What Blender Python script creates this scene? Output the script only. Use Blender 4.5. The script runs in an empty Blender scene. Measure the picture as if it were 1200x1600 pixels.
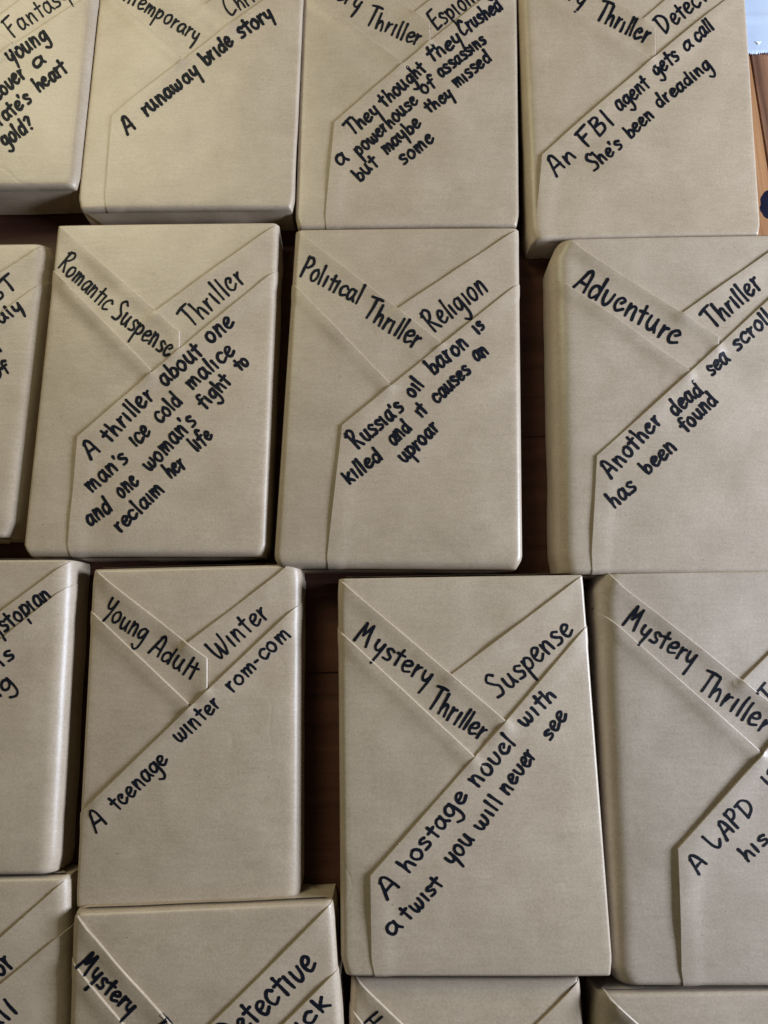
import bpy, bmesh, math, random
import numpy as np
from mathutils import Vector, noise
from mathutils.bvhtree import BVHTree

# ------------------------------------------------------------------ camera, light, exposure
S = bpy.context.scene
COL = S.collection
F_PX = 1150.0            # focal length in pixels of the 1200 x 1600 photograph
TILT = math.radians(10.8)
CAM_H = 0.455
cam_d = bpy.data.cameras.new('camera')
cam = bpy.data.objects.new('camera', cam_d); COL.objects.link(cam)
cam.location = (0, 0, CAM_H); cam.rotation_euler = (TILT, 0, 0)
cam_d.sensor_fit = 'VERTICAL'; cam_d.sensor_height = 24.0
cam_d.lens = F_PX / 1600.0 * 24.0
cam_d.clip_start = 0.01; cam_d.clip_end = 50
S.camera = cam
S.render.resolution_x = 768; S.render.resolution_y = 1024

W = bpy.data.worlds.new('World'); S.world = W; W.use_nodes = True
bg = W.node_tree.nodes['Background']
bg.inputs[0].default_value = (1.0, 0.93, 0.82, 1); bg.inputs[1].default_value = 0.032

def area(name, loc, target, sx, sy, power, color):
    l = bpy.data.lights.new(name, 'AREA'); l.shape = 'RECTANGLE'; l.size = sx; l.size_y = sy
    l.energy = power; l.color = color
    o = bpy.data.objects.new(name, l); COL.objects.link(o); o.location = loc
    o.rotation_euler = (Vector(target) - Vector(loc)).to_track_quat('-Z', 'Y').to_euler()
    return o
# the big window of the room, to the right and a little behind the viewer
area('window_light', (1.30, 0.06, 0.50), (0.05, 0.10, 0), 0.5, 0.36, 37, (0.86, 0.955, 1.15))
# warm room light from the far left
area('room_light', (-0.56, 0.92, 0.78), (-0.15, 0.25, 0), 0.5, 0.5, 7.8, (1.0, 0.93, 0.62))

S.view_settings.view_transform = 'Standard'; S.view_settings.look = 'None'
S.view_settings.exposure = 0.0; S.view_settings.gamma = 1.0

# ------------------------------------------------------------------ pixel -> place
ct, st = math.cos(TILT), math.sin(TILT)
def at(px, py, z):
    dx, dy, dz = (px - 600) / F_PX, -(py - 800) / F_PX, -1.0
    wy, wz = dy * ct - dz * st, dy * st + dz * ct
    k = (z - CAM_H) / wz
    return (dx * k, wy * k)

def tag(o, label=None, cat=None, group=None, kind=None):
    if label: o['label'] = label
    if cat: o['category'] = cat
    if group: o['group'] = group
    if kind: o['kind'] = kind
    return o

# ------------------------------------------------------------------ materials
def nodes(name):
    m = bpy.data.materials.new(name); m.use_nodes = True
    t = m.node_tree; b = t.nodes['Principled BSDF']
    return m, t.nodes, t.links, b

def kraft_material(seed, tint=(1, 1, 1)):
    m, N, L, B = nodes('kraft_paper')
    tc = N.new('ShaderNodeTexCoord')
    mp = N.new('ShaderNodeMapping'); mp.inputs['Location'].default_value = (seed * 1.7, seed * 2.3, seed)
    oi = N.new('ShaderNodeObjectInfo'); ov = N.new('ShaderNodeVectorMath'); ov.operation = 'MULTIPLY_ADD'
    ov.inputs[1].default_value = (7.3, 4.1, 5.7)         # every sheet shows another piece of the roll
    L.new(oi.outputs['Random'], ov.inputs[0]); L.new(tc.outputs['Object'], ov.inputs[2])
    L.new(ov.outputs[0], mp.inputs['Vector'])
    V = mp.outputs['Vector']
    def nz(scale, detail=3, rough=.6, vec=None):
        n = N.new('ShaderNodeTexNoise'); n.inputs['Scale'].default_value = scale
        n.inputs['Detail'].default_value = detail; n.inputs['Roughness'].default_value = rough
        L.new(vec or V, n.inputs['Vector']); return n.outputs['Fac']
    def ramp(fac, stops):
        r = N.new('ShaderNodeValToRGB'); e = r.color_ramp.elements
        for i, (p, c) in enumerate(stops):
            el = e[i] if i < 2 else e.new(p)
            el.position = p; el.color = (c[0], c[1], c[2], 1)
        L.new(fac, r.inputs[0]); return r.outputs[0]
    def mul(a, b):
        x = N.new('ShaderNodeMix'); x.data_type = 'RGBA'; x.blend_type = 'MULTIPLY'; x.inputs[0].default_value = 1
        L.new(a, x.inputs[6]); L.new(b, x.inputs[7]); return x.outputs[2]
    st_map = N.new('ShaderNodeMapping'); st_map.inputs['Scale'].default_value = (0.22, 1.6, 1)
    L.new(V, st_map.inputs['Vector'])
    base = ramp(nz(38, 4), [(.3, (.372*tint[0], .301*tint[1], .220*tint[2])), (.7, (.438*tint[0], .360*tint[1], .271*tint[2]))])
    fib = ramp(nz(900, 3, .7), [(.28, (.84, .83, .82)), (.72, (1.10, 1.10, 1.10))])
    fib2 = ramp(nz(330, 3, .65, st_map.outputs['Vector']), [(.3, (.945, .942, .94)), (.7, (1.03, 1.03, 1.03))])
    spk = ramp(nz(520, 2, .5), [(.20, (.62, .55, .48)), (.27, (1, 1, 1))])
    L.new(mul(mul(mul(base, fib), fib2), spk), B.inputs['Base Color'])
    B.inputs['Roughness'].default_value = 0.40
    B.inputs['Specular IOR Level'].default_value = 0.48
    # surface: fine fibre tooth, soft waves, some creases
    h1 = nz(700, 3, .6); h2 = nz(55, 4, .55); h3 = nz(240, 2, .5, st_map.outputs['Vector'])
    vor = N.new('ShaderNodeTexVoronoi'); vor.feature = 'DISTANCE_TO_EDGE'; vor.inputs['Scale'].default_value = 11
    wv = N.new('ShaderNodeMix'); wv.data_type = 'VECTOR'; wv.inputs[0].default_value = .12
    nn = N.new('ShaderNodeTexNoise'); nn.inputs['Scale'].default_value = 14; L.new(V, nn.inputs['Vector'])
    L.new(V, wv.inputs[4]); L.new(nn.outputs['Color'], wv.inputs[5]); L.new(wv.outputs[1], vor.inputs['Vector'])
    cr = N.new('ShaderNodeMapRange'); cr.inputs[1].default_value = 0; cr.inputs[2].default_value = .03
    L.new(vor.outputs['Distance'], cr.inputs[0])
    # creases only here and there
    mk = N.new('ShaderNodeMapRange'); mk.inputs[1].default_value = .55; mk.inputs[2].default_value = .70
    L.new(nz(9, 2), mk.inputs[0])
    crm = N.new('ShaderNodeMix'); crm.data_type = 'FLOAT'; crm.inputs[2].default_value = 1
    L.new(mk.outputs[0], crm.inputs[0]); L.new(cr.outputs[0], crm.inputs[3])
    def bump(h, strength, dist, prev=None):
        b = N.new('ShaderNodeBump'); b.inputs['Strength'].default_value = strength; b.inputs['Distance'].default_value = dist
        L.new(h, b.inputs['Height'])
        if prev: L.new(prev, b.inputs['Normal'])
        return b.outputs['Normal']
    n = bump(h2, .12, .0016)
    n = bump(h3, .18, .0003, n)
    n = bump(crm.outputs[0], .25, .0004, n)
    n = bump(h1, .22, .0002, n)
    L.new(n, B.inputs['Normal'])
    return m

def ink_material():
    m, N, L, B = nodes('marker_ink')
    tc = N.new('ShaderNodeTexCoord'); n = N.new('ShaderNodeTexNoise'); n.inputs['Scale'].default_value = 160
    L.new(tc.outputs['Object'], n.inputs['Vector'])
    r = N.new('ShaderNodeValToRGB'); r.color_ramp.elements[0].color = (.0035, .0045, .008, 1); r.color_ramp.elements[1].color = (.009, .011, .018, 1)
    L.new(n.outputs['Fac'], r.inputs[0]); L.new(r.outputs[0], B.inputs['Base Color'])
    B.inputs['Roughness'].default_value = .55; B.inputs['Specular IOR Level'].default_value = .08
    return m

def wood_material(name, along_x, c0, c1):
    m, N, L, B = nodes(name)
    tc = N.new('ShaderNodeTexCoord'); mp = N.new('ShaderNodeMapping')
    mp.inputs['Scale'].default_value = (1.2, 22, 8) if along_x else (22, 1.2, 8)
    L.new(tc.outputs['Object'], mp.inputs['Vector'])
    n = N.new('ShaderNodeTexNoise'); n.inputs['Scale'].default_value = 4; n.inputs['Detail'].default_value = 8
    n.inputs['Roughness'].default_value = .65; n.inputs['Distortion'].default_value = .6
    L.new(mp.outputs[0], n.inputs['Vector'])
    r = N.new('ShaderNodeValToRGB'); e = r.color_ramp.elements
    e[0].position = .3; e[0].color = (*c0, 1); e[1].position = .72; e[1].color = (*c1, 1)
    L.new(n.outputs['Fac'], r.inputs[0]); L.new(r.outputs[0], B.inputs['Base Color'])
    b = N.new('ShaderNodeBump'); b.inputs['Strength'].default_value = .35; b.inputs['Distance'].default_value = .001
    L.new(n.outputs['Fac'], b.inputs['Height']); L.new(b.outputs[0], B.inputs['Normal'])
    B.inputs['Roughness'].default_value = .5 if along_x else .38
    B.inputs['Specular IOR Level'].default_value = .22 if along_x else .5
    return m

def plain_material(name, color, rough=.4, spec=.5, var=.12):
    m, N, L, B = nodes(name)
    tc = N.new('ShaderNodeTexCoord'); n = N.new('ShaderNodeTexNoise'); n.inputs['Scale'].default_value = 60
    L.new(tc.outputs['Object'], n.inputs['Vector'])
    r = N.new('ShaderNodeValToRGB')
    r.color_ramp.elements[0].color = (*[c * (1 - var) for c in color], 1); r.color_ramp.elements[1].color = (*[min(1, c * (1 + var)) for c in color], 1)
    L.new(n.outputs['Fac'], r.inputs[0]); L.new(r.outputs[0], B.inputs['Base Color'])
    B.inputs['Roughness'].default_value = rough; B.inputs['Specular IOR Level'].default_value = spec
    return m

INK = ink_material()

def mesh_obj(name, verts, faces, mat, parent=None, origin=(0, 0, 0), smooth=True):
    me = bpy.data.meshes.new(name)
    me.from_pydata([(v[0] - origin[0], v[1] - origin[1], v[2] - origin[2]) for v in verts], [], faces)
    me.validate(); me.materials.append(mat)
    if smooth: me.polygons.foreach_set('use_smooth', [True] * len(me.polygons))
    o = bpy.data.objects.new(name, me); COL.objects.link(o)
    if parent: o.parent = parent
    return o

# ------------------------------------------------------------------ the table
def box_mesh(x0, x1, y0, y1, z0, z1, bev=.0012):
    bm = bmesh.new(); bmesh.ops.create_cube(bm, size=1)
    for v in bm.verts:
        v.co = ((x0 + x1) / 2 + v.co.x * (x1 - x0), (y0 + y1) / 2 + v.co.y * (y1 - y0), (z0 + z1) / 2 + v.co.z * (z1 - z0))
    bmesh.ops.bevel(bm, geom=bm.edges[:], offset=bev, segments=2, affect='EDGES')
    return bm
def bm_obj(name, bm, mat, parent=None, smooth=False):
    me = bpy.data.meshes.new(name); bm.to_mesh(me); bm.free(); me.materials.append(mat)
    if smooth: me.polygons.foreach_set('use_smooth', [True] * len(me.polygons))
    o = bpy.data.objects.new(name, me); COL.objects.link(o)
    if parent: o.parent = parent
    return o
table = bpy.data.objects.new('wooden_table', None); COL.objects.link(table)
tag(table, 'dark brown plank table under all the wrapped books', 'table')
WOOD = wood_material('table_wood', True, (.052, .022, .014), (.125, .052, .033))
WOOD_END = wood_material('table_end_wood', False, (.22, .10, .045), (.54, .29, .135))
WOOD_END2 = wood_material('table_edge_wood', False, (.06, .028, .017), (.42, .22, .13))
# the table stands a little askew to the rows of books
p1, p2 = at(1172, 82, 0), at(1200, 257, 0)               # joint between the two end boards
ang = math.atan2(p2[0] - p1[0], p1[1] - p2[1])
piv = at(840, 683, 0)                                    # joint between two planks
table.location = (piv[0], piv[1], 0); table.rotation_euler = (0, 0, ang)
def loc(p): 
    dx, dy = p[0] - piv[0], p[1] - piv[1]; c, s_ = math.cos(-ang), math.sin(-ang)
    return dx * c - dy * s_, dx * s_ + dy * c
xj = loc(p1)[0]; xe = xj - .085
for k in range(-5, 5):
    bm_obj('plank', box_mesh(-.75, xe, k * .142, (k + 1) * .142, -.03, 0, .0008), WOOD, table)
bm_obj('end_board', box_mesh(xe, xj, -5 * .142, 5 * .142, -.03, 0, .0010), WOOD_END, table)
bm_obj('end_board', box_mesh(xj, xj + .14, -5 * .142, 5 * .142, -.03, -.0003, .0010), WOOD_END2, table)

# ------------------------------------------------------------------ handwriting: a round pen, one set of strokes per letter
G = {
 'a': (.95, ['.76,.8 .5,1 .2,.86 .06,.45 .2,.04 .48,.06 .72,.46 .78,.94', '.78,.94 .76,.4 .95,.02']),
 'b': (.9, ['.08,1.8 .12,.9 .14,.02', '.14,.45 .4,.86 .74,.72 .76,.26 .46,0 .14,.08']),
 'c': (.85, ['.8,.82 .52,1 .16,.76 .07,.36 .33,0 .82,.2']),
 'd': (.98, ['.74,.72 .48,.92 .18,.78 .06,.42 .2,.04 .48,.04 .76,.4', '.8,1.8 .78,.7 .82,.02']),
 'e': (.85, ['.1,.48 .5,.55 .76,.78 .52,1 .18,.8 .07,.36 .32,0 .84,.22']),
 'E2': (.85, ['.5,.62 .72,.84 .44,1 .14,.72 .1,.26 .4,0 .86,.28']),
 'f': (.72, ['.82,1.62 .56,1.84 .36,1.5 .34,.6 .3,-.05', '.02,.86 .7,.96']),
 'g': (.92, ['.76,.84 .46,1 .12,.76 .1,.3 .36,.1 .66,.4 .78,.94', '.78,.94 .82,.1 .76,-.6 .46,-.9 .06,-.66']),
 'h': (.9, ['.08,1.8 .12,.9 .15,.0', '.15,.4 .4,.86 .64,.8 .74,.42 .8,.0']),
 'i': (.40, ['.14,.98 .16,.5 .18,.0']),
 'j': (.4, ['.2,.98 .2,-.4 .0,-.7']),
 'k': (.82, ['.1,1.45 .13,.7 .16,-.02', '.74,1.02 .24,.5', '.24,.5 .5,.3 .8,-.02']),
 'l': (.34, ['.14,1.8 .14,.9 .18,0']),
 'm': (1.3, ['.1,.98 .13,.5 .15,.0', '.15,.5 .34,.95 .54,.86 .6,.4 .6,.04', '.6,.5 .8,.96 1.02,.86 1.1,.4 1.14,.0']),
 'n': (.92, ['.1,.98 .12,.5 .14,.0', '.14,.5 .4,.95 .64,.86 .72,.4 .76,.0']),
 'o': (.9, ['.5,1 .16,.82 .06,.42 .26,.02 .58,.04 .8,.42 .7,.86 .46,1']),
 'p': (.9, ['.1,.98 .12,.1 .1,-.85', '.12,.62 .44,1 .78,.76 .72,.28 .4,.1 .14,.24']),
 'r': (.62, ['.1,.98 .13,.5 .15,.0', '.15,.46 .3,.84 .52,.96']),
 's': (.76, ['.7,.86 .4,1 .16,.8 .36,.56 .66,.36 .54,.06 .08,.06']),
 't': (.66, ['.3,1.6 .32,.8 .36,.0', '.0,.94 .66,1.02']),
 'u': (.98, ['.1,.96 .1,.36 .34,0 .64,.22 .76,.95', '.76,.95 .76,.4 .92,.02']),
 'v': (.88, ['.08,.96 .14,.3 .38,0 .68,.3 .78,.98']),
 'w': (1.25, ['.05,.92 .1,.3 .3,.0 .5,.2 .58,.72', '.58,.72 .62,.16 .82,0 1.06,.32 1.08,.96']),
 'x': (.8, ['.1,.95 .7,.0', '.7,.95 .1,.0']),
 'y': (.9, ['.1,.98 .14,.46 .38,.24 .64,.42 .76,.96', '.76,.96 .74,.2 .62,-.8']),
 'Y2': (.9, ['.12,1 .14,.46 .38,.22 .64,.42 .8,1.02', '.8,1.02 .7,.1 .5,-.5']),
 "'": (.16, ['.08,1.62 .06,1.3']),
 '-': (.5, ['.05,.62 .36,.6']),
 '?': (.8, ['.1,1.5 .4,1.8 .7,1.5 .5,.95 .34,.55', '.3,.08 .33,.04']),
 'A': (1.15, ['.08,-.05 .3,.8 .46,1.5', '.4,1.42 .62,1.66 .84,1.4 .94,.7 1.0,.05', '.28,.6 .96,.6']),
 'B': (1.1, ['.1,1.75 .14,.0', '.1,1.7 .6,1.75 .75,1.35 .2,.95', '.2,.95 .85,.85 .8,.2 .14,.0']),
 'C': (1.1, ['.95,1.45 .65,1.75 .25,1.4 .06,.7 .3,.06 1.0,.3']),
 'D': (1.25, ['.14,1.6 .16,.8 .2,.0', '-.08,1.62 .6,1.66 1.05,1.1 .85,.35 .2,.0']),
 'E': (1.05, ['.95,1.72 .2,1.62', '.2,1.62 .14,.85', '.14,.85 .8,.95', '.14,.85 .16,.05', '.16,.05 .9,.14']),
 'F': (1.05, ['.12,1.66 .16,.8 .22,-.04', '-.02,1.6 1.05,1.74', '.16,.86 .72,.98']),
 'H': (1.2, ['.12,1.75 .12,.0', '.9,1.75 .92,.0', '.12,.86 .92,.9']),
 'I': (.42, ['.16,1.7 .2,.0']),
 'L': (1.0, ['.1,1.75 .14,.6 .3,.06 .6,.1 .95,.5']),
 'M': (1.5, ['.1,.0 .22,.9 .34,1.7', '.34,1.7 .56,.7', '.56,.7 .98,1.72', '.98,1.72 1.1,.8 1.24,.0']),
 'P': (1.0, ['.12,1.7 .16,.0', '.06,1.6 .6,1.74 .88,1.35 .6,.9 .18,.84']),
 'R': (1.15, ['.14,1.66 .16,.8 .2,.0', '-.06,1.44 .5,1.78 .86,1.45 .6,.98 .2,.86', '.26,.86 .6,.5 1.0,.0']),
 'S': (1.05, ['.95,1.5 .6,1.75 .22,1.4 .5,.95 .85,.6 .7,.1 .1,.1']),
 'T': (1.0, ['.5,1.64 .5,.8 .46,.0', '-.08,1.6 .5,1.68 1.1,1.7']),
 'W': (1.6, ['.1,1.7 .16,.6 .38,.0 .66,.5 .8,1.2', '.8,1.2 .86,.4 1.06,.0 1.36,.7 1.46,1.7']),
 'Y': (1.05, ['.1,1.6 .14,1.0 .4,.72 .72,.95 .9,1.6', '.9,1.6 .8,.5 .6,-.3']),
}
def fit_y(k, y):
    if k[0].isupper() and len(k) == 1: return y * 1.07
    return 1 + (y - 1) * .72 if y > 1 else y
G = {k: (w, [[(float(p.split(',')[0]), fit_y(k, float(p.split(',')[1]))) for p in s.split()] for s in ss]) for k, (w, ss) in G.items()}

def catmull(pts, n):
    if len(pts) == 2:
        a, b = pts
        return [(a[0] + (b[0] - a[0]) * i / n, a[1] + (b[1] - a[1]) * i / n) for i in range(n + 1)]
    P = [pts[0]] + list(pts) + [pts[-1]]; out = []
    for i in range(1, len(P) - 2):
        p0, p1, p2, p3 = P[i - 1], P[i], P[i + 1], P[i + 2]
        for k in range(n):
            t = k / n
            out.append(tuple(.5 * (2 * p1[j] + (p2[j] - p0[j]) * t + (2 * p0[j] - 5 * p1[j] + 4 * p2[j] - p3[j]) * t * t + (3 * p1[j] - p0[j] - 3 * p2[j] + p3[j]) * t ** 3) for j in (0, 1)))
    out.append(tuple(pts[-1])); return out

def word_strokes(text, x0, y0, x1, y1, xh, pen, rng, slant=0.0, big=1.0):
    """strokes of one word in photograph pixels: list of (points, radii)"""
    glyphs = []
    for i, ch in enumerate(text):
        if ch == 'e' and rng.random() < .3: ch = 'E2'
        glyphs.append(ch)
    adv, tot = [], 0
    for g in glyphs:
        adv.append(tot); tot += G[g][0] + .22
    tot -= .22 + .06
    pen *= .72; xh *= .92 * big
    Ln = math.hypot(x1 - x0, y1 - y0); ux, uy = (x1 - x0) / Ln, (y1 - y0) / Ln
    vx, vy = uy, -ux
    e = pen * 1.1; x0 += ux * e; y0 += uy * e; Ln -= 2 * e
    sx = Ln / tot; out = []
    for g, a in zip(glyphs, adv):
        dy = rng.uniform(-.05, .05); sc = rng.uniform(.93, 1.10); rot = rng.uniform(-.06, .06); sh = rng.uniform(-.05, .05)
        for s in G[g][1]:
            pts = [(px + rng.uniform(-.025, .025), py + rng.uniform(-.025, .025)) for px, py in s]
            pts = catmull(pts, 7 if len(pts) > 2 else 6)
            res = []
            for gx, gy in pts:
                gx = gx + (slant - rot) * gy + sh; gy = gy * sc + dy + rot * gx * .6
                X, Y = (a + gx) * sx, gy * xh
                res.append((x0 + ux * X + vx * Y, y0 + uy * X + vy * Y))
            n = len(res); ph = rng.uniform(0, 6)
            rad = [pen * (1 + rng.uniform(-.06, .06) + .12 * math.sin(ph + 5 * i / n) + (.10 if i < 2 else 0) - .16 * max(0, (i / (n - 1) - .75))) for i in range(n)]
            out.append((res, rad))
    return out

def stroke_outline(pts, rad):
    """ribbon with round ends: 2-D verts and faces"""
    q = [pts[0]]; r = [rad[0]]
    for p, ra in zip(pts[1:], rad[1:]):
        if math.hypot(p[0] - q[-1][0], p[1] - q[-1][1]) > .55: q.append(p); r.append(ra)
    if len(q) < 2: q = [pts[0], (pts[0][0] + .6, pts[0][1])]; r = [rad[0]] * 2
    n = len(q); V = []; Fc = []; T = []
    for i in range(n):
        a, b = q[max(0, i - 1)], q[min(n - 1, i + 1)]
        l = math.hypot(b[0] - a[0], b[1] - a[1]) or 1
        T.append(((b[0] - a[0]) / l, (b[1] - a[1]) / l))
    for (x, y), (tx, ty), ra in zip(q, T, r):
        V += [(x - ty * ra, y + tx * ra), (x + ty * ra, y - tx * ra)]
    for i in range(n - 1): Fc.append((2 * i, 2 * i + 1, 2 * i + 3, 2 * i + 2))
    for (idx, sg) in ((0, -1), (n - 1, 1)):
        x, y = q[idx]; tx, ty = T[idx]; ra = r[idx]; ring = []
        for k in range(1, 6):
            an = math.pi * k / 6
            c, s = math.cos(an), math.sin(an) * sg
            V.append((x - ty * ra * c + tx * ra * s, y + tx * ra * c + ty * ra * s)); ring.append(len(V) - 1)
        Fc.append([2 * idx] + ring + [2 * idx + 1])
    return V, Fc

# ------------------------------------------------------------------ a book wrapped in kraft paper
def clip_half(poly, axis, val, keep_greater):
    out = []; n = len(poly)
    for i in range(n):
        p, q = poly[i], poly[(i + 1) % n]
        dp, dq = p[axis] - val, q[axis] - val
        if not keep_greater: dp, dq = -dp, -dq
        if dp >= 0: out.append(p)
        if (dp >= 0) != (dq >= 0):
            t = dp / (dp - dq)
            r = [p[0] + (q[0] - p[0]) * t, p[1] + (q[1] - p[1]) * t]; r[axis] = val
            out.append(tuple(r))
    return out

def seg_dist(P, a, b):
    a, b = np.array(a), np.array(b); ab = b - a
    t = np.clip(((P - a) @ ab) / max(ab @ ab, 1e-12), 0, 1)
    return np.linalg.norm(P - (a + t[:, None] * ab), axis=1)

def signed_inside(P, poly):
    d = np.full(len(P), 1e9); ins = np.zeros(len(P), bool); n = len(poly)
    for i in range(n):
        a, b = poly[i], poly[(i + 1) % n]
        d = np.minimum(d, seg_dist(P, a, b))
        c = (a[1] > P[:, 1]) != (b[1] > P[:, 1])
        if abs(b[1] - a[1]) > 1e-12:
            x = (b[0] - a[0]) * (P[:, 1] - a[1]) / (b[1] - a[1]) + a[0]
            ins ^= c & (P[:, 0] < x)
    return np.where(ins, d, -d)

class Package:
    def __init__(s, quad, t, r, cham, seed, puff, D=.008):
        # quad: TL, TR, BR, BL in photo pixels on the plane of the top face
        s.t, s.seed, s.puff, s.D = t, seed, puff, D
        s.r = dict(zip('LRTB', r)); s.cham = cham
        s.TL, s.TR, s.BR, s.BL = [np.array(at(p[0], p[1], t)) for p in quad]
        s.W = .5 * (np.linalg.norm(s.TR - s.TL) + np.linalg.norm(s.BR - s.BL))
        s.H = .5 * (np.linalg.norm(s.TL - s.BL) + np.linalg.norm(s.TR - s.BR))
        ex = (s.TR - s.TL + s.BR - s.BL); s.ex = ex / np.linalg.norm(ex)
        ey = (s.TL - s.BL + s.TR - s.BR); s.ey = ey / np.linalg.norm(ey)
    def bil(s, u, v):
        u, v = np.asarray(u)[..., None], np.asarray(v)[..., None]
        return s.BL * (1 - u) * (1 - v) + s.BR * u * (1 - v) + s.TL * (1 - u) * v + s.TR * u * v
    def ab(s, px, py):
        P = np.array(at(px, py, s.t)); u = v = .5
        for _ in range(12):
            f = s.bil(u, v) - P
            du = (s.BR - s.BL) * (1 - v) + (s.TR - s.TL) * v; dv = (s.TL - s.BL) * (1 - u) + (s.TR - s.BR) * u
            d = np.linalg.solve(np.column_stack([du, dv]), -f); u += d[0]; v += d[1]
        return (u * s.W, v * s.H)
    def surf(s, AB, off):
        a, b = AB[:, 0], AB[:, 1]
        W, H, r = s.W, s.H, s.r
        at_, bt = np.clip(a, 0, W), np.clip(b, 0, H)
        def edge(d, rr):                   # d = distance inside from the silhouette, top view
            sn = np.clip((rr - d) / rr, 0, 1)
            return sn, rr * (1 - np.sqrt(np.maximum(0, 1 - sn * sn)))
        sL, dL = edge(at_, r['L']); sR, dR = edge(W - at_, r['R'])
        sB, dB = edge(bt, r['B']); sT, dT = edge(H - bt, r['T'])
        over = np.maximum(0, -a) + np.maximum(0, a - W) + np.maximum(0, -b) + np.maximum(0, b - H)
        # corners pulled in where the paper is tucked
        cTL, cTR, cBR, cBL = s.cham; D = s.D
        def f(x): return np.clip(1 - x / D, 0, 1)
        def g(x): return np.clip(1 - x / .05, 0, 1)
        da = cBL * f(bt) * g(at_) + cTL * f(H - bt) * g(at_) - cBR * f(bt) * g(W - at_) - cTR * f(H - bt) * g(W - at_)
        xy = s.bil((at_ + da) / W, bt / H)
        # soft waviness of the paper
        inner = np.clip(np.minimum(np.minimum(at_, W - at_), np.minimum(bt, H - bt)) / .018, 0, 1)
        wav = np.array([noise.noise((x * 22, y * 22, s.seed * 3.1)) * .7 + noise.noise((x * 60, y * 60, s.seed * 5.7)) * .16 + noise.noise((x * 130, y * 130, s.seed)) * .045 for x, y in xy])
        edgew = np.array([noise.noise((x * 35, y * 35, s.seed * 7.3)) for x, y in xy])
        uu, vv = np.abs(2 * at_ / W - 1), np.abs(2 * bt / H - 1)
        dome = .0024 * (1 - uu ** 2.6) * (1 - .8 * vv ** 3)          # slack paper stands a little proud of the cover
        z = s.t - dL - dR - dB - dT - over + s.puff * (.25 + .75 * inner) * wav + dome
        nx = sR - sL; ny = sT - sB
        nz = np.sqrt(np.clip(1 - nx * nx, 0, 1)) * np.sqrt(np.clip(1 - ny * ny, 0, 1))
        n = np.column_stack([s.ex[0] * nx + s.ey[0] * ny, s.ex[1] * nx + s.ey[1] * ny, nz])
        n /= np.maximum(np.linalg.norm(n, axis=1), 1e-6)[:, None]
        side = np.clip(over / .004, 0, 1) * .0007 * edgew
        P = np.column_stack([xy, z]) + n * (off + side)[:, None]
        P[:, 2] = np.maximum(P[:, 2], .0008)
        return P
    def lines(s, axis, step, lo, hi):
        L = s.W if axis == 0 else s.H
        r0, r1 = (s.r['L'], s.r['R']) if axis == 0 else (s.r['B'], s.r['T'])
        v = [0, L]
        for k in (.02, .08, .18, .32, .5, .72, 1): v += [r0 * k, L - r1 * k]
        n = max(2, int((L - r0 - r1) / step)); v += [r0 + (L - r0 - r1) * i / n for i in range(1, n)]
        k = 0
        while -.004 * k - .002 > lo: v.append(-.004 * k - .002); k += 1
        k = 0
        while L + .004 * k + .002 < hi: v.append(L + .004 * k + .002); k += 1
        return sorted(x for x in set(v) if lo < x < hi)
    def sheet(s, poly, off_fn, step=.0028, free=(), roll=((.00008, .00006), (.00012, .0003), (.00013, .0012))):
        """polygon in (a, b) cut along a grid, laid on the package"""
        A = [p[0] for p in poly]; B = [p[1] for p in poly]
        la = [min(A)] + s.lines(0, step, min(A), max(A)) + [max(A)]
        lb = [min(B)] + s.lines(1, step, min(B), max(B)) + [max(B)]
        key = {}; V = []; Fs = []
        def vid(p):
            k = (round(p[0], 6), round(p[1], 6))
            if k not in key: key[k] = len(V); V.append(p)
            return key[k]
        for i in range(len(la) - 1):
            st = clip_half(clip_half(poly, 0, la[i], True), 0, la[i + 1], False)
            if len(st) < 3: continue
            b0, b1 = min(p[1] for p in st), max(p[1] for p in st)
            for j in range(len(lb) - 1):
                if lb[j + 1] <= b0 or lb[j] >= b1: continue
                c = clip_half(clip_half(st, 1, lb[j], True), 1, lb[j + 1], False)
                ids = []
                for p in c:
                    q = vid(p)
                    if not ids or ids[-1] != q: ids.append(q)
                if len(ids) > 1 and ids[0] == ids[-1]: ids.pop()
                if len(set(ids)) == len(ids) >= 3:
                    ar = sum(V[ids[k]][0] * V[ids[(k + 1) % len(ids)]][1] - V[ids[(k + 1) % len(ids)]][0] * V[ids[k]][1] for k in range(len(ids)))
                    if abs(ar) > 1e-11: Fs.append(ids if ar > 0 else ids[::-1])
        AB = np.array(V); OF = off_fn(AB)
        if free:                            # fold rolled over along the free edges
            cnt = {}
            for f in Fs:
                for k in range(len(f)):
                    e = (f[k], f[(k + 1) % len(f)]); cnt[e] = cnt.get(e, 0) + 1
            bnd = [e for e in cnt if (e[1], e[0]) not in cnt]
            nrm = [np.zeros((len(V), 2)), np.zeros(len(V))]; on = []
            for (fa, fb) in free:
                fa, fb = np.array(fa), np.array(fb)
                d = seg_dist(AB, fa, fb) < 2e-6
                on.append(d)
            sel = []
            for e in bnd:
                if any(d[e[0]] and d[e[1]] for d in on):
                    t = AB[e[1]] - AB[e[0]]; l = np.linalg.norm(t)
                    if l < 1e-9: continue
                    o = np.array((t[1], -t[0])) / l
                    nrm[0][e[0]] += o; nrm[0][e[1]] += o; sel.append(e)
            ids = sorted({i for e in sel for i in e})
            nn = {i: nrm[0][i] / max(np.linalg.norm(nrm[0][i]), 1e-9) for i in ids}
            extraAB = []; extraO = []; base = len(V); prev = {}
            for i in ids: prev[i] = base + len(extraAB); extraAB.append(AB[i]); extraO.append(OF[i])   # a crease, so the sheet stays flat-shaded up to its edge
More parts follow.
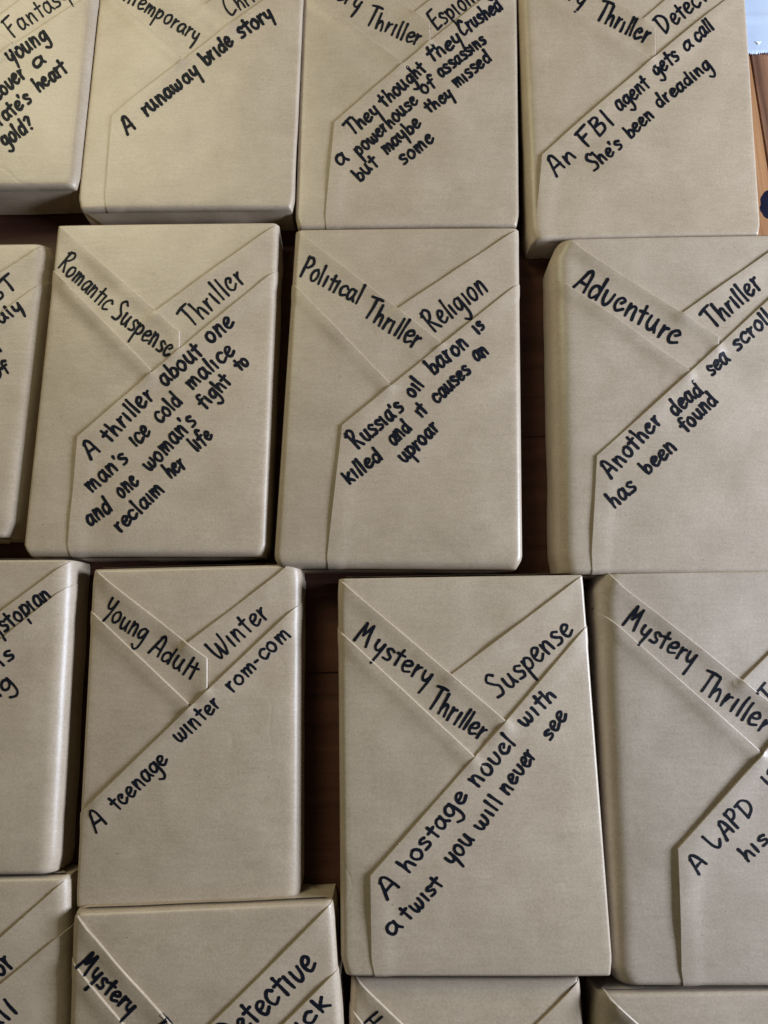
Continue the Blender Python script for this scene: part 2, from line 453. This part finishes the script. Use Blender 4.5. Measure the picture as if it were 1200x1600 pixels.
            for (w, dz) in roll:
                cur = {}
                for i in ids:
                    cur[i] = base + len(extraAB); extraAB.append(AB[i] + nn[i] * w); extraO.append(OF[i] - dz)
                for (i, j) in sel: Fs.append([prev[j], prev[i], cur[i], cur[j]])
                prev = cur
            if extraAB: AB = np.vstack([AB, extraAB]); OF = np.concatenate([OF, extraO])
        return s.surf(AB, OF), Fs

def build_package(d):
    t, seed = d['t'], d['seed']
    rng = random.Random(seed * 77 + 5)
    p = Package(d['quad'], t, d.get('r', (.004, .003, .002, .004)), d.get('cham', (.0004, .0004, .0015, .0022)), seed, d.get('puff', .0012), d.get('D', .008))
    W, H = p.W, p.H
    c = p.bil(.5, .5); org = (float(c[0]), float(c[1]), 0.0)
    root = bpy.data.objects.new('wrapped_book', None); COL.objects.link(root); root.location = org
    tv = 1 + random.Random(seed * 13).uniform(-.05, .05); d['tint'] = tuple(c * tv for c in d.get('tint', (1, 1, 1)))  # random paper tone per book, times any window light put into the tint
    tag(root, d['label'], 'wrapped book', 'kraft wrapped books laid out on the table')
    mat = kraft_material(seed, d.get('tint', (1, 1, 1)))
    polysV, polysF = [], []
    def add(name, P, Fs, thick=True):
        o = mesh_obj(name, P, Fs, mat, root, org)
        base = len(polysV); polysV.extend(map(tuple, P)); polysF.extend([[i + base for i in f] for f in Fs])
        return o
    # body: top and four sides
    sd = {k: t - p.r[k] - .0006 for k in 'LRTB'}
    cross = [(-sd['L'], 0), (0, 0), (0, -sd['B']), (W, -sd['B']), (W, 0), (W + sd['R'], 0), (W + sd['R'], H), (W, H), (W, H + sd['T']), (0, H + sd['T']), (0, H), (-sd['L'], H)]
    add('paper_body', *p.sheet(cross, lambda AB: np.zeros(len(AB)), .0035), thick=False)
    # flaps, lowest first
    q = {k: p.ab(*d[k]) for k in ('X', 'K1', 'K2', 'Ls', 'C', 'E', 'Dc', 'Bt') if k in d}
    def V2(x): return np.array(x, float)
    E, Dc, C, Ls, X, K1, K2 = [V2(q[k]) for k in ('E', 'Dc', 'C', 'Ls', 'X', 'K1', 'K2')]
    TLc, TRc = V2(p.ab(*d['bandTL'])) if 'bandTL' in d else V2((0, H - .0006)), V2(p.ab(*d['bandTR'])) if 'bandTR' in d else V2((W, H - .0006))
    full = d.get('full', False)
    dg = E - Dc; dg /= np.linalg.norm(dg); n = V2((dg[1], -dg[0]))            # under the front panel
    ml = C - Ls; ml /= np.linalg.norm(ml); m_ = V2((ml[1], -ml[0]))             # towards the lower left panel
    if m_[0] > 0: m_ = -m_
    sR, sL, sB, sT = sd['R'] - .001, sd['L'] - .001, sd['B'] - .001, sd['T'] - .001
    def ext(a, b, x):                       # line from a through b reaching a-coordinate x
        k = (x - b[0]) / (b[0] - a[0]) if abs(b[0] - a[0]) > 1e-6 else 0
        y = b[1] + (b[1] - a[1]) * k
        return V2((x, min(max(y, .001), H - .001)))
    rb = X - TRc; rb /= np.linalg.norm(rb); X2 = X + rb * .013
    Q2 = X2 + n * max(.004, ((E - X2) @ n) + .006)
    # clamp the hidden end so that it stays beneath the front panel
    Eout = ext(Dc, E, W + sR)
    rband = [(W + sR, H - .001), tuple(TRc), tuple(X), tuple(X2), tuple(Q2), tuple(E + n * .006), (W + sR, max(Eout[1] - .008, .002))]
    Lout = ext(C, Ls, -sL)
    lband = [(-sL, H - .001), tuple(TLc), tuple(K1), tuple(K2), tuple(K2 + n * .005), tuple(C + n * .005), tuple(C + m_ * .005), tuple(Ls + m_ * .005), (-sL, Lout[1] - .006)]
    if not full:
        Bt = V2(q['Bt'])
        lpan = [tuple(Lout), tuple(Ls), tuple(C), tuple(C + n * .005), (Dc[0] + .010, Dc[1] - .006), (Bt[0] + .008, 0), (Bt[0] + .008, -sB), (.0004, -sB), (.0004, 0), (-sL, 0)]
        front = [tuple(Eout), tuple(E), tuple(Dc), (Bt[0], 0), (Bt[0], -sB), (W - .0004, -sB), (W - .0004, 0), (W + sR, 0)]
        free_f = [(Eout, E), (E, Dc), (Dc, Bt)]
    else:
        Dout = ext(E, Dc, -sL)
        lpan = [tuple(Lout), tuple(Ls), tuple(C), tuple(C + n * .005), tuple(Dc + n * .005), (-sL, Dout[1] - .004)]
        front = [tuple(Eout), tuple(E), tuple(Dc), tuple(Dout), (-sL, 0), (.0004, 0), (.0004, -sB), (W - .0004, -sB), (W - .0004, 0), (W + sR, 0)]
        free_f = [(Eout, E), (E, Dc)]
    lf = d.get('lift', (.35, .5, .5, .7))
    flaps = [('genre_band', rband, [(TRc, X)], lf[0] * 1.6, .008), ('genre_band', lband, [(TLc, K1)] + ([(K1, K2)] if 'tip' in d else []), lf[1] * 1.9, .006),
             ('side_panel', lpan, [(Ls, C)], lf[2] * 1.9, .008), ('front_panel', front, free_f, lf[3] * 1.5, .011)]
    GAP = .00028
    def off(k, AB):
        _, poly, free, L, lam = flaps[k]
        dist = np.full(len(AB), 1e9)
        for a, b in free: dist = np.minimum(dist, seg_dist(AB, a, b))
        wob = np.array([1 + .55 * noise.noise((a * 40, b * 40, seed * 2.2 + k)) for a, b in AB])
        inside_top = np.clip(np.minimum(AB[:, 0], W - AB[:, 0]) / .008, 0.15, 1) * np.clip(AB[:, 1] / .03, .1, 1)
        o = GAP + L * .001 * np.exp(-(dist / lam) ** 2) * wob * inside_top
        low = np.zeros(len(AB))
        for j in range(k):
            sdj = signed_inside(AB, flaps[j][1]); x = np.clip((sdj + .0022) / .0026, 0, 1); w = x * x * (3 - 2 * x)
            if (w > 0).any():
                oj = np.zeros(len(AB)); idx = w > 0; oj[idx] = off(j, AB[idx]); low = np.maximum(low, oj * w)
        return o + low
    objs = []
    for k, (name, poly, *_r) in enumerate(flaps):
        objs.append(add(name, *p.sheet([tuple(map(float, v)) for v in poly], lambda AB, k=k: off(k, AB), .0026, [(tuple(a), tuple(b)) for a, b in flaps[k][2]],
        ((.00025, .00008), (.00045, .00026), (.0006, .0006), (.00065, .0013)) if k in (1, 2) else ((.00010, .00006), (.00016, .0003), (.00018, .0014)))))
    # folded paper on the two ends
    for far in (0, 1):
        s_ = sT if far else sB; m0 = .5 * t
        e = [(.003, -.0012), (m0, -s_ + .0005), (W - m0, -s_ + .0005), (W - .003, -.0012)]
        if far: e = [(x, H - y) for x, y in e]
        add('end_fold', *p.sheet(e, lambda AB: np.full(len(AB), .0011)))
    # handwriting, lying on the paper
    tree = BVHTree.FromPolygons(polysV, polysF)
    for which, words in (('R', d.get('wR', [])), ('L', d.get('wL', [])), ('F', d.get('wF', []))):
        if not words: continue
        V, Fs = [], []
        lift_i = 0
        for w in words:
            text, x0, y0, x1, y1, xh = w[:6]
            pen = w[6] if len(w) > 6 else d.get('pen', 3.4)
            for pts, rad in word_strokes(text, x0, y0, x1, y1, xh, pen, rng, w[7] if len(w) > 7 else d.get('slant', 0.0), 1.0 if which == 'F' else 1.2):
                v2, f2 = stroke_outline(pts, rad); base = len(V); lift_i += 1
                for (px, py) in v2:
                    x, y = at(px, py, t + .0012)
                    h = tree.ray_cast(Vector((x, y, 1)), Vector((0, 0, -1)))
                    z = h[0].z if h[0] is not None else t - .004
                    V.append((x, y, z + .00014 + .000004 * (lift_i % 9)))
                Fs += [[base + i for i in f] for f in f2]
        par = objs[{'R': 0, 'L': 1, 'F': 3}[which]]
        o = mesh_obj('handwriting', V, Fs, INK, par, org, smooth=False)
        o['label'] = 'handwritten words: ' + ' '.join(w[0] for w in words)
    return root

PK = []
# --- top row
PK.append(dict(seed=1, label='wrapped book with Fantasy on its band, cut by the top left corner', t=.031,
    quad=[(-168, -100), (160, -100), (119, 290), (-225, 295)], r=(.003, .005, .0015, .0025), pen=3.3, lift=(.3, .4, .4, .3),
    X=(-12, 44), K1=(-2, 42), K2=(-3, 92), Ls=(-175, -60), C=(22, 73), E=(152, -12), Dc=(-190, 230), Bt=(-205, 292),
    wR=[('Fantasy', 19, 63, 112, -3, 15, 2.2)],
    wF=[('r', -8, 123, 5, 113, 16), ('young', 17, 104, 80, 62, 16), ('cover', -4, 160, 44, 121, 15), ('a', 54, 111, 75, 98, 14),
        ("pirate's", -16, 212, 53, 158, 15), ('heart', 60, 146, 108, 110, 15), ('gold?', 7, 232, 56, 198, 15)]))
PK.append(dict(seed=2, label='wrapped book with the line A runaway bride story', t=.027, tip=1,
    quad=[(166, -95), (477, -98), (457, 324), (121, 327)], r=(.0015, .0018, .0015, .002), pen=3.5, lift=(.3, .4, .5, .25),
    X=(323, 11), K1=(361, 38), K2=(362, 42), Ls=(158, -17), C=(283, 95), E=(474, -42), Dc=(177, 184), Bt=(164, 320),
    wL=[('Contemporary', 164, -17, 308, 69, 14, 2.4)],
    wR=[('Christmas', 359, 30, 462, -38, 15, 2.3)],
    wF=[('A', 197, 213, 216, 201, 16), ('runaway', 228, 186, 316, 117, 15), ('bride', 322, 107, 368, 69, 15), ('story', 376, 65, 430, 27, 15)]))
PK.append(dict(seed=3, label='wrapped book whose blurb says They thought they crushed a powerhouse of assassins', t=.022, tip=1,
    quad=[(476, -100), (807, -100), (811, 352), (461, 356)], r=(.003, .0025, .0015, .002), pen=3.1, lift=(.35, .45, .4, .4),
    X=(647, 25), K1=(670, 42), K2=(671, 73), Ls=(474, -14), C=(627, 103), E=(808, -41), Dc=(523, 195), Bt=(507, 350),
    wL=[('Mystery', 463, -37, 560, 18, 14, 2.7), ('Thriller', 569, 37, 654, 76, 15, 2.7)],
    wR=[('Espionage', 681, 52, 776, -22, 15, 2.5)],
    wF=[('They', 550, 215, 597, 178, 14), ('thought', 600, 172, 668, 112, 15), ('they', 674, 102, 724, 66, 15), ('Crushed', 722, 60, 787, 12, 14),
        ('a', 529, 263, 547, 251, 15), ('powerhouse', 561, 247, 655, 162, 14), ('of', 661, 152, 683, 134, 14), ('assassins', 688, 126, 762, 65, 14),
        ('but', 560, 287, 593, 257, 15), ('maybe', 602, 245, 660, 197, 14), ('they', 668, 181, 710, 152, 13), ('missed', 713, 142, 770, 93, 14),
        ('some', 630, 261, 680, 220, 15)]))
PK.append(dict(seed=4, label='wrapped book whose blurb says An FBI agent gets a call', t=.024, tip=1,
    quad=[(808, -95), (1158, -97), (1189, 366), (828, 374)], r=(.007, .0018, .0015, .002), pen=2.9, lift=(.5, .5, .4, .5),
    X=(1003, 35), K1=(1020, 50), K2=(1021, 92), Ls=(814, -32), C=(1013, 98), E=(1158, -18), Dc=(846, 245), Bt=(835, 368),
    wL=[('Mystery', 813, -46, 910, 14, 14, 2.7), ('Thriller', 927, 30, 1009, 72, 15, 3.0)],
    wR=[('Detective', 1036, 58, 1138, -26, 15, 2.8)],
    wF=[('An', 866, 279, 902, 245, 17), ('FBI', 914, 234, 960, 194, 17), ('agent', 966, 178, 1017, 137, 15), ('gets', 1024, 124, 1062, 94, 15),
        ('a', 1069, 85, 1084, 74, 14), ('call', 1088, 70, 1116, 46, 14),
        ("She's", 926, 271, 974, 231, 15), ('been', 982, 221, 1023, 184, 14), ('dreading', 1028, 173, 1113, 106, 14)]))
# --- second row
PK.append(dict(seed=5, label='wrapped book at the left edge with the words Italy and of', t=.022,
    quad=[(-270, 386), (81, 380), (27, 838), (-340, 846)], r=(.004, .009, .0015, .002), cham=(.0008, .003, .004, .003), pen=3.2, lift=(.5, .5, .5, .25),
    bandTR=(68, 386), X=(-80, 482), K1=(-40, 515), K2=(-42, 515), Ls=(-280, 460), C=(-110, 580), E=(84, 427), Dc=(-255, 700), Bt=(-270, 840),
    wR=[('ST', -8, 475, 29, 446, 12)],
    wF=[('Italy', -16, 523, 37, 481, 14), ('and', -34, 571, 5, 546, 14), ('of', -8, 595, 19, 577, 14)]))
PK.append(dict(seed=6, label='wrapped book marked Romantic Suspense and Thriller', t=.024, tip=1,
    quad=[(91, 352), (435, 348), (415, 868), (36, 868)], r=(.0015, .004, .001, .004), D=.006, cham=(.0002, .0002, .0025, .0035), pen=3.3, lift=(.45, .5, .6, .45),
    X=(246, 489), K1=(282, 523), K2=(282, 547), Ls=(84, 424), C=(239, 583), E=(432, 422), Dc=(124, 684), Bt=(106, 862),
    wL=[('Romantic', 88, 415, 167, 488, 17, 2.4), ('Suspense', 172, 496, 265, 561, 17, 2.7)],
    wR=[('Thriller', 299, 515, 385, 438, 18, 2.8)],
    wF=[('A', 140, 720, 161, 705, 17), ('thriller', 171, 695, 244, 621, 17), ('about', 258, 607, 320, 553, 17), ('one', 328, 541, 369, 507, 17),
        ("man's", 142, 771, 204, 720, 17), ('ice', 211, 701, 239, 676, 17), ('cold', 250, 664, 288, 629, 17), ('malice', 300, 612, 370, 550, 16),
        ('and', 138, 823, 180, 796, 17), ('one', 190, 781, 220, 755, 17), ("woman's", 233, 739, 310, 660, 17), ('fight', 319, 643, 363, 596, 15), ('to', 374, 582, 391, 566, 13),
        ('reclaim', 187, 834, 260, 766, 16), ('her', 265, 750, 294, 728, 16), ('life', 306, 708, 335, 682, 16)]))
PK.append(dict(seed=7, label='wrapped book marked Political Thriller and Religion', t=.026,
    quad=[(462, 359), (811, 356), (817, 888), (427, 886)], r=(.004, .004, .001, .005), D=.006, cham=(.0002, .0002, .0032, .003), pen=3.4, lift=(.5, .55, .5, .5),
    X=(625, 483), K1=(688, 539), K2=(689, 541), Ls=(453, 440), C=(608, 602), E=(813, 441), Dc=(535, 667), Bt=(510, 876),
    wL=[('Political', 466, 428, 560, 476, 16, 3.0), ('Thriller', 565, 493, 650, 547, 17, 3.1)],
    wR=[('Religion', 675, 522, 764, 453, 18, 2.9)],
    wF=[("Russia's", 558, 705, 633, 640, 17), ('oil', 644, 626, 664, 603, 16), ('baron', 676, 589, 734, 540, 17), ('is', 745, 525, 759, 511, 15),
        ('killed', 543, 759, 601, 716, 16), ('and', 614, 699, 645, 670, 16), ('it', 657, 656, 670, 643, 15), ('causes', 682, 634, 737, 581, 16), ('an', 743, 568, 766, 551, 15),
        ('uproar', 631, 727, 688, 670, 15)]))
PK.append(dict(seed=8, label='wrapped book marked Adventure and Thriller', t=.027, tip=1, tint=(.97, .985, 1.03),  # bluish tint: cool window light painted into the paper colour
    quad=[(862, 374), (1238, 367), (1292, 896), (872, 896)], r=(.010, .002, .001, .003), cham=(.005, .0003, .002, .002), D=.012, pen=3.3, lift=(.6, .7, .7, .5),
    bandTL=(888, 380), X=(1064, 492), K1=(1118, 531), K2=(1118, 542), Ls=(862, 430), C=(1072, 581), E=(1242, 430), Dc=(931, 714), Bt=(922, 888),
    wL=[('Adventure', 893, 446, 1054, 542, 19, 3.4)],
    wR=[('Thriller', 1113, 517, 1193, 447, 17, 3.3)],
    wF=[('Another', 951, 750, 1034, 659, 17), ('dead', 1052, 654, 1098, 613, 16), ('sea', 1108, 591, 1140, 563, 17), ('scrolls', 1150, 552, 1218, 488, 16),
        ('has', 957, 796, 996, 764, 18), ('been', 1010, 744, 1058, 701, 16), ('found', 1069, 679, 1122, 627, 16)]))
# --- third row
PK.append(dict(seed=9, label='wrapped book at the left edge with Dystopian on its band', t=.027,
    quad=[(-250, 876), (113, 874), (85, 1366), (-290, 1370)], r=(.004, .008, .0015, .0025), pen=3.0, lift=(.5, .5, .5, .45),
    bandTR=(108, 877), X=(-60, 1006), K1=(-30, 1033), K2=(-31, 1034), Ls=(-262, 950), C=(-120, 1106), E=(115, 908), Dc=(-230, 1200), Bt=(-240, 1365),
    wR=[('Dystopian', -20, 1010, 83, 932, 14)],
    wF=[('is', 4, 1044, 26, 1026, 17), ('ing', -22, 1107, 25, 1069, 17)]))
PK.append(dict(seed=10, label='wrapped book marked Young Adult and Winter', t=.023, tip=1, full=True,
    quad=[(146, 889), (470, 881), (468, 1410), (118, 1419)], r=(.002, .006, .0025, .0015), cham=(.001, .001, .001, .0005), pen=2.9, lift=(.6, .7, .5, .6),
    X=(297, 1004), K1=(325, 1029), K2=(325, 1075), Ls=(139, 952), C=(297, 1100), E=(471, 940), Dc=(125, 1272),
    bandTR=(452, 884),
    wL=[('Young', 156, 960, 226, 1003, 17, 2.6), ('Adult', 231, 1017, 303, 1063, 17, 2.8)],
    wR=[('Winter', 340, 1034, 422, 961, 17, 2.8)],
    wF=[('A', 147, 1303, 170, 1285, 18), ('teenage', 183, 1269, 266, 1187, 17), ('winter', 281, 1162, 349, 1100, 17), ('rom-com', 364, 1083, 455, 992, 16)]))
PK.append(dict(seed=11, label='wrapped book whose blurb says A hostage novel with a twist', t=.030, tint=(.98, .99, 1.0),  # slight cool cast of the window painted into this paper
    quad=[(528, 904), (910, 898), (958, 1525), (533, 1525)], r=(.004, .0015, .001, .0015), cham=(.0008, .0003, .0015, .0025), pen=3.4, lift=(.6, .6, .5, .6),
    X=(706, 1053), K1=(789, 1127), K2=(790, 1129), Ls=(523, 980), C=(740, 1182), E=(915, 980), Dc=(579, 1366), Bt=(581, 1523),
    wL=[('Mystery', 551, 998, 669, 1072, 18, 3.1), ('Thriller', 665, 1102, 752, 1157, 18, 3.2)],
    wR=[('Suspense', 776, 1094, 898, 986, 19, 3.1)],
    wF=[('A', 602, 1407, 627, 1382, 18), ('hostage', 637, 1367, 732, 1243, 18), ('novel', 744, 1232, 807, 1160, 18), ('with', 818, 1138, 870, 1087, 17),
        ('a', 608, 1465, 630, 1449, 18), ('twist', 637, 1440, 695, 1378, 17), ('you', 705, 1354, 743, 1310, 18), ('will', 750, 1301, 786, 1252, 17), ('never', 792, 1243, 839, 1178, 17), ('see', 857, 1160, 888, 1118, 16)]))
PK.append(dict(seed=12, label='wrapped book whose blurb begins A LAPD', t=.028, tint=(.95, .98, 1.06),  # blue window glare painted into the paper tint
    quad=[(934, 897), (1330, 890), (1400, 1541), (958, 1541)], r=(.010, .002, .001, .003), cham=(.003, .0005, .003, .004), pen=3.2, lift=(.8, .7, .6, 1.1),
    X=(1155, 1064), K1=(1234, 1127), K2=(1236, 1128), Ls=(926, 945), C=(1181, 1172), E=(1340, 1000), Dc=(1055, 1323), Bt=(1064, 1539), bandTL=(945, 897),
    wL=[('Mystery', 971, 974, 1080, 1042, 17, 3.1), ('Thriller', 1085, 1073, 1191, 1147, 18, 3.1)],
    wR=[('Thriller', 1203, 1107, 1290, 1030, 17)],
    wF=[('A', 1086, 1367, 1106, 1346, 18), ('LAPD', 1115, 1329, 1181, 1262, 18), ('is', 1194, 1229, 1216, 1207, 17), ('his', 1164, 1348, 1202, 1312, 17), ('last', 1216, 1291, 1260, 1246, 17)]))
# --- bottom row
PK.append(dict(seed=13, label='wrapped book at the bottom left corner with a line ending in all', t=.026,
    quad=[(-290, 1376), (106, 1370), (104, 1920), (-310, 1930)], r=(.004, .006, .003, .003), pen=3.5, lift=(.5, .5, .5, .6),
    bandTR=(99, 1378), X=(-70, 1530), K1=(-40, 1558), K2=(-41, 1562), Ls=(-295, 1450), C=(-150, 1630), E=(110, 1448), Dc=(-250, 1750), Bt=(-255, 1920),
    wR=[('Horror', -52, 1576, 25, 1505, 18)], wF=[('all', -13, 1615, 31, 1578, 18)]))
PK.append(dict(seed=14, label='wrapped book below the winter one, marked Mystery and Detective', t=.031,
    quad=[(113, 1426), (520, 1408), (560, 2000), (95, 2005)], r=(.004, .004, .003, .003), cham=(.001, .0005, .002, .003), pen=3.8, lift=(.6, .7, .5, .9),
    bandTL=(119, 1432), X=(298, 1628), K1=(340, 1674), K2=(342, 1676), Ls=(110, 1500), C=(302, 1720), E=(532, 1510), Dc=(160, 1860), Bt=(160, 1990),
    wL=[('Mystery', 117, 1509, 205, 1586, 17), ('Thriller', 224, 1606, 300, 1692, 19)],
    wR=[('Detective', 358, 1636, 498, 1509, 21)], wF=[('duck', 440, 1641, 517, 1570, 19)]))
PK.append(dict(seed=15, label='wrapped book under the hostage novel one, showing only a letter H', t=.022,
    quad=[(549, 1529), (906, 1529), (945, 2060), (530, 2065)], r=(.004, .003, .002, .003), pen=2.6, lift=(.6, .8, .5, .6),
    bandTL=(556, 1530), X=(735, 1694), K1=(765, 1720), K2=(767, 1722), Ls=(545, 1572), C=(700, 1760), E=(912, 1640), Dc=(590, 1900), Bt=(590, 2050),
    wL=[('Historical', 562, 1600, 650, 1690, 17)]))
PK.append(dict(seed=16, label='wrapped book at the bottom right, no writing in view, below the LAPD one', t=.027, tint=(.97, .99, 1.03),  # tint carries the cool light from the window side
    quad=[(935, 1553), (1340, 1547), (1410, 2100), (945, 2105)], r=(.008, .003, .002, .003), lift=(.6, 1.4, .5, .6), bandTL=(945, 1553),
    X=(1160, 1740), K1=(1200, 1775), K2=(1201, 1778), Ls=(930, 1630), C=(1150, 1850), E=(1350, 1640), Dc=(1010, 1950), Bt=(1010, 2090)))
for d in PK: build_package(d)

# ------------------------------------------------------------------ things at the edge of the table
def pale_sheet():
    x0, y0 = at(1158, 84, .001); x1, _ = at(1420, 84, .001); _, y1 = at(1200, -260, .001)
    nx, ny = 150, 60; V = []; Fs = []
    rng = random.Random(4); jag = [rng.uniform(-1, 1) for _ in range(nx + 1)]
    for j in range(ny + 1):
        for i in range(nx + 1):
            u, v = i / nx, j / ny
            y = y0 + (y1 - y0) * v
            if j == 0: y += .0011 * (1 if i % 2 else -1) * (.5 + .5 * jag[i]) + .0006 * jag[i // 3]
            x = x0 + (x1 - x0) * u
            z = .0014 + .0011 * math.exp(-((y - at(1180, 30, 0)[1] - .002 * u) / .0016) ** 2) + .0004 * noise.noise((x * 30, y * 30, 3))
            V.append((x, y, z))
    for j in range(ny):
        for i in range(nx):
            a = j * (nx + 1) + i; Fs.append((a, a + 1, a + nx + 2, a + nx + 1))
    o = mesh_obj('paper_sheet', V, Fs, plain_material('pale_blue_sheet', (.50, .60, .76), .4, .5, .05))
    m = o.modifiers.new('thickness', 'SOLIDIFY'); m.thickness = .0004; m.offset = -1
    tag(o, 'pale blue sheet with ragged lower edge on the table, top right', 'sheet')
    return o
ps = pale_sheet()
# small white mark printed on it
cx, cy = at(1186, 67, .002)
mk = mesh_obj('printed_mark', [(cx - .0022, cy + .0012, .0020), (cx, cy - .0018, .0020), (cx + .0022, cy + .0012, .0020)], [(0, 1, 2)], plain_material('white_print', (.85, .88, .92)), ps, smooth=False)

# a blue-black knot in the wood of the end board, at the right edge
def wood_knot():
    rng = random.Random(9); V = []; n = 44; rings = 4
    for q in range(1, rings + 1):
        for k in range(n):
            a = 2 * math.pi * k / n; rr = q / rings
            w = 1 + .05 * math.sin(5 * a + 1) + .03 * math.sin(11 * a) + rng.uniform(-.02, .02)
            px = 1211 + (25 * math.cos(a) * w + 7 * max(0, math.sin(a))) * rr
            py = 324 + (30 * math.sin(a) * w + 8 * max(0, math.sin(a)) * math.cos(a)) * rr
            x, y = at(px, py, 0); lx, ly = loc((x, y))
            V.append((lx, ly, .00055 - .0005 * rr ** 3))
    c = loc(at(1211, 324, 0)); V.append((c[0], c[1], .00055)); ci = len(V) - 1; F = []
    for k in range(n): F.append((ci, (k + 1) % n, k))
    for q in range(rings - 1):
        for k in range(n):
            a, b = q * n + k, q * n + (k + 1) % n; F.append((a, b, b + n, a + n))
    bd = [o for o in table.children if o.name.startswith('end_board')][0]
    o = mesh_obj('wood_knot', V, F, plain_material('dark_knot', (.012, .014, .032), .32, .5, .5), bd)
    o['label'] = 'blue-black knot in the orange brown board'
wood_knot()
